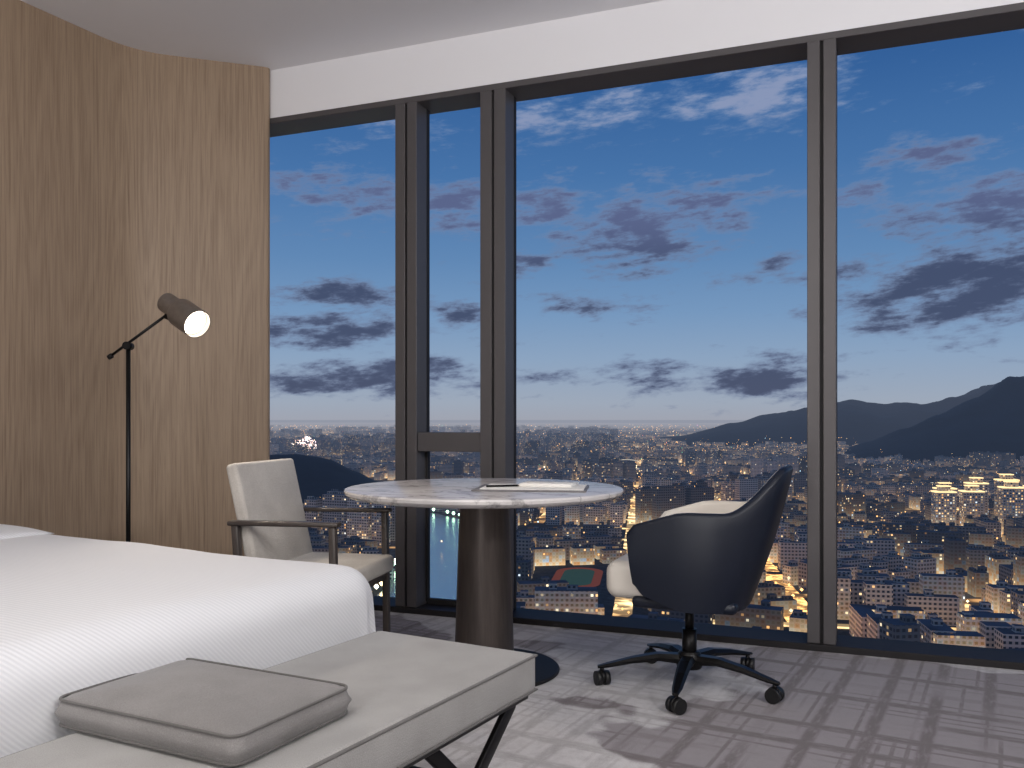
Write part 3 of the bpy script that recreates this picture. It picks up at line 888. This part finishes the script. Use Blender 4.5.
# ------------------------------------------------------------------ world
W = D.worlds.new('dusk_sky'); scene.world = W; W.use_nodes = True
nt = NT(W.node_tree); nt.n.clear()
dirv = nt.new('ShaderNodeTexCoord').outputs['Generated']
s = nt.sep(dirv)
hyp = nt.math('SQRT', nt.math('ADD', nt.math('MULTIPLY', s[0], s[0]), nt.math('MULTIPLY', s[1], s[1])))
el = nt.math('DIVIDE', s[2], nt.math('MAXIMUM', hyp, .001))
az = nt.math('MULTIPLY', nt.math('ARCTAN2', s[0], s[1]), 57.2958)
sky = nt.ramp(nt.math('MULTIPLY', s[2], 1.0, clamp=True), [
    (0.0, srgb(162,165,177)), (.02, srgb(160,170,186)), (.07, srgb(142,165,193)), (.12, srgb(120,153,191)), (.18, srgb(98,137,182)),
    (.27, srgb(72,116,169)), (.36, srgb(53,97,154)), (.45, srgb(41,81,138)), (1.0, srgb(18,40,84))])
blobs = [(-11.5,.101,5.8,.021,1.1),(-9.9,.0475,8,.019,1.1),(-10.2,.141,4.2,.017,1.05),(-3.7,.247,3.5,.030,1.0),(2.2,.247,3.6,.034,1.0),
 (8.4,.21,5.8,.046,1.0),(16.2,.044,4.2,.025,1.12),(9,.046,3,.020,.85),(27.8,.137,7.8,.044,1.2),(29,.215,5,.034,1.1),(26.2,.273,3,.024,.9),
 (15.9,.365,6,.045,.85),(2.2,.345,5,.026,.8),(12.2,.242,4.5,.03,.95),(-10.9,.254,4.5,.03,.9),(21.5,.24,2.5,.02,.85),(7.1,.36,4,.026,.75),
 (-2.5,.12,3,.016,.85),(2.0,.045,3,.010,.6),(5,.13,5,.016,.7),(-5.5,.06,4,.014,.9),(-8,.33,5,.024,.65),(18,.16,4,.02,.65),(0,.18,4,.02,.6)]
acc = None
for (a_, e_, rx, ry, wt) in blobs:
    dx = nt.math('DIVIDE', nt.math('SUBTRACT', az, a_-21.6), rx)
    dy = nt.math('DIVIDE', nt.math('SUBTRACT', el, e_), ry)
    q_ = nt.math('ADD', nt.math('MULTIPLY', dx, dx), nt.math('MULTIPLY', dy, dy))
    gq = nt.math('MULTIPLY', nt.math('EXPONENT', nt.math('MULTIPLY', q_, -.8)), wt)
    acc = gq if acc is None else nt.math('MAXIMUM', acc, gq)
cv = nt.comb(nt.math('MULTIPLY', az, .26), nt.math('MULTIPLY', nt.math('SUBTRACT', el, nt.math('MULTIPLY', az, .0012)), 57.3*.8), 2.0)
cn = nt.noise(cv, 1.0, 8, .62)
cn2 = nt.noise(cv, 3.2, 5, .6)
val = nt.math('ADD', nt.math('ADD', nt.math('MULTIPLY', cn, 1.0), nt.math('MULTIPLY', cn2, .3)), nt.math('MULTIPLY', acc, .35))
mask = nt.math('MULTIPLY', nt.ss(val, .75, .99), .92)
core = nt.ss(val, .84, 1.05)
lowc = nt.mix(core, srgb(112,124,154), srgb(64,72,100))
highc = nt.mix(core, srgb(106,134,176), srgb(142,154,186))
midc = nt.mix(core, srgb(116,136,172), srgb(92,100,136))
cc = nt.mix(nt.ss(el, .28, .35), nt.mix(nt.ss(el, .15, .24), lowc, midc), highc)
skyc = nt.mix(mask, sky, cc)
below = nt.math('LESS_THAN', s[2], 0.0)
skyc = nt.mix(below, skyc, srgb(148,152,166))
bg = nt.new('ShaderNodeBackground'); nt.l.new(skyc, bg.inputs[0]); bg.inputs[1].default_value = 1.0
nt.l.new(bg.outputs[0], nt.new('ShaderNodeOutputWorld').inputs[0])

# ------------------------------------------------------------------ interior lights
def area(name, loc, size, power, color, target, sy=None):
    L = D.lights.new(name, 'AREA'); L.energy = power; L.color = color; L.size = size
    if sy: L.shape = 'RECTANGLE'; L.size_y = sy
    o = D.objects.new(name, L); o.location = loc
    d_ = Vector(target)-Vector(loc); o.rotation_euler = d_.to_track_quat('-Z','Y').to_euler()
    col.objects.link(o); return o
area('added_soft_light', (-1.3, .5, 2.96), 1.4, 36, (1,.955,.91), (-1.3, .9, 0))  # unseen area light added overhead as main soft light
area('added_soft_light', (1.3, .2, 2.9), 1.0, 36, (1,.955,.91), (-.2, 2.2, .2))  # second unseen light, added right of camera to brighten the room
area('added_soft_light', (-.3, -1.8, 2.4), 1.6, 25, (1,.965,.93), (-1.6, 3.5, 1.6))  # unseen fill added behind the camera, hung below the ceiling
area('added_uplight', (2.7, 1.2, 2.35), 3.6, 80, (1,.98,.97), (-1.0, 2.2, 3.0), sy=.15)  # unseen strip added by the right wall to brighten the ceiling
area('added_uplight', (-.6, -2.2, 2.3), .15, 75, (1,.98,.97), (-1.0, 2.5, 3.0), sy=4.5)  # matching added uplight along the back wall, no cove built

# ------------------------------------------------------------------ camera
cam = D.cameras.new('camera'); cam.lens = 36*870/1024; cam.sensor_width = 36; cam.shift_y = 36/1024
cam.clip_end = 80000; cam.clip_start = .02
co = D.objects.new('camera', cam); co.location = (0,0,1.02); co.rotation_euler = (R(90), 0, R(21.6))
col.objects.link(co); scene.camera = co
scene.view_settings.view_transform = 'Standard'
scene.view_settings.look = 'None'
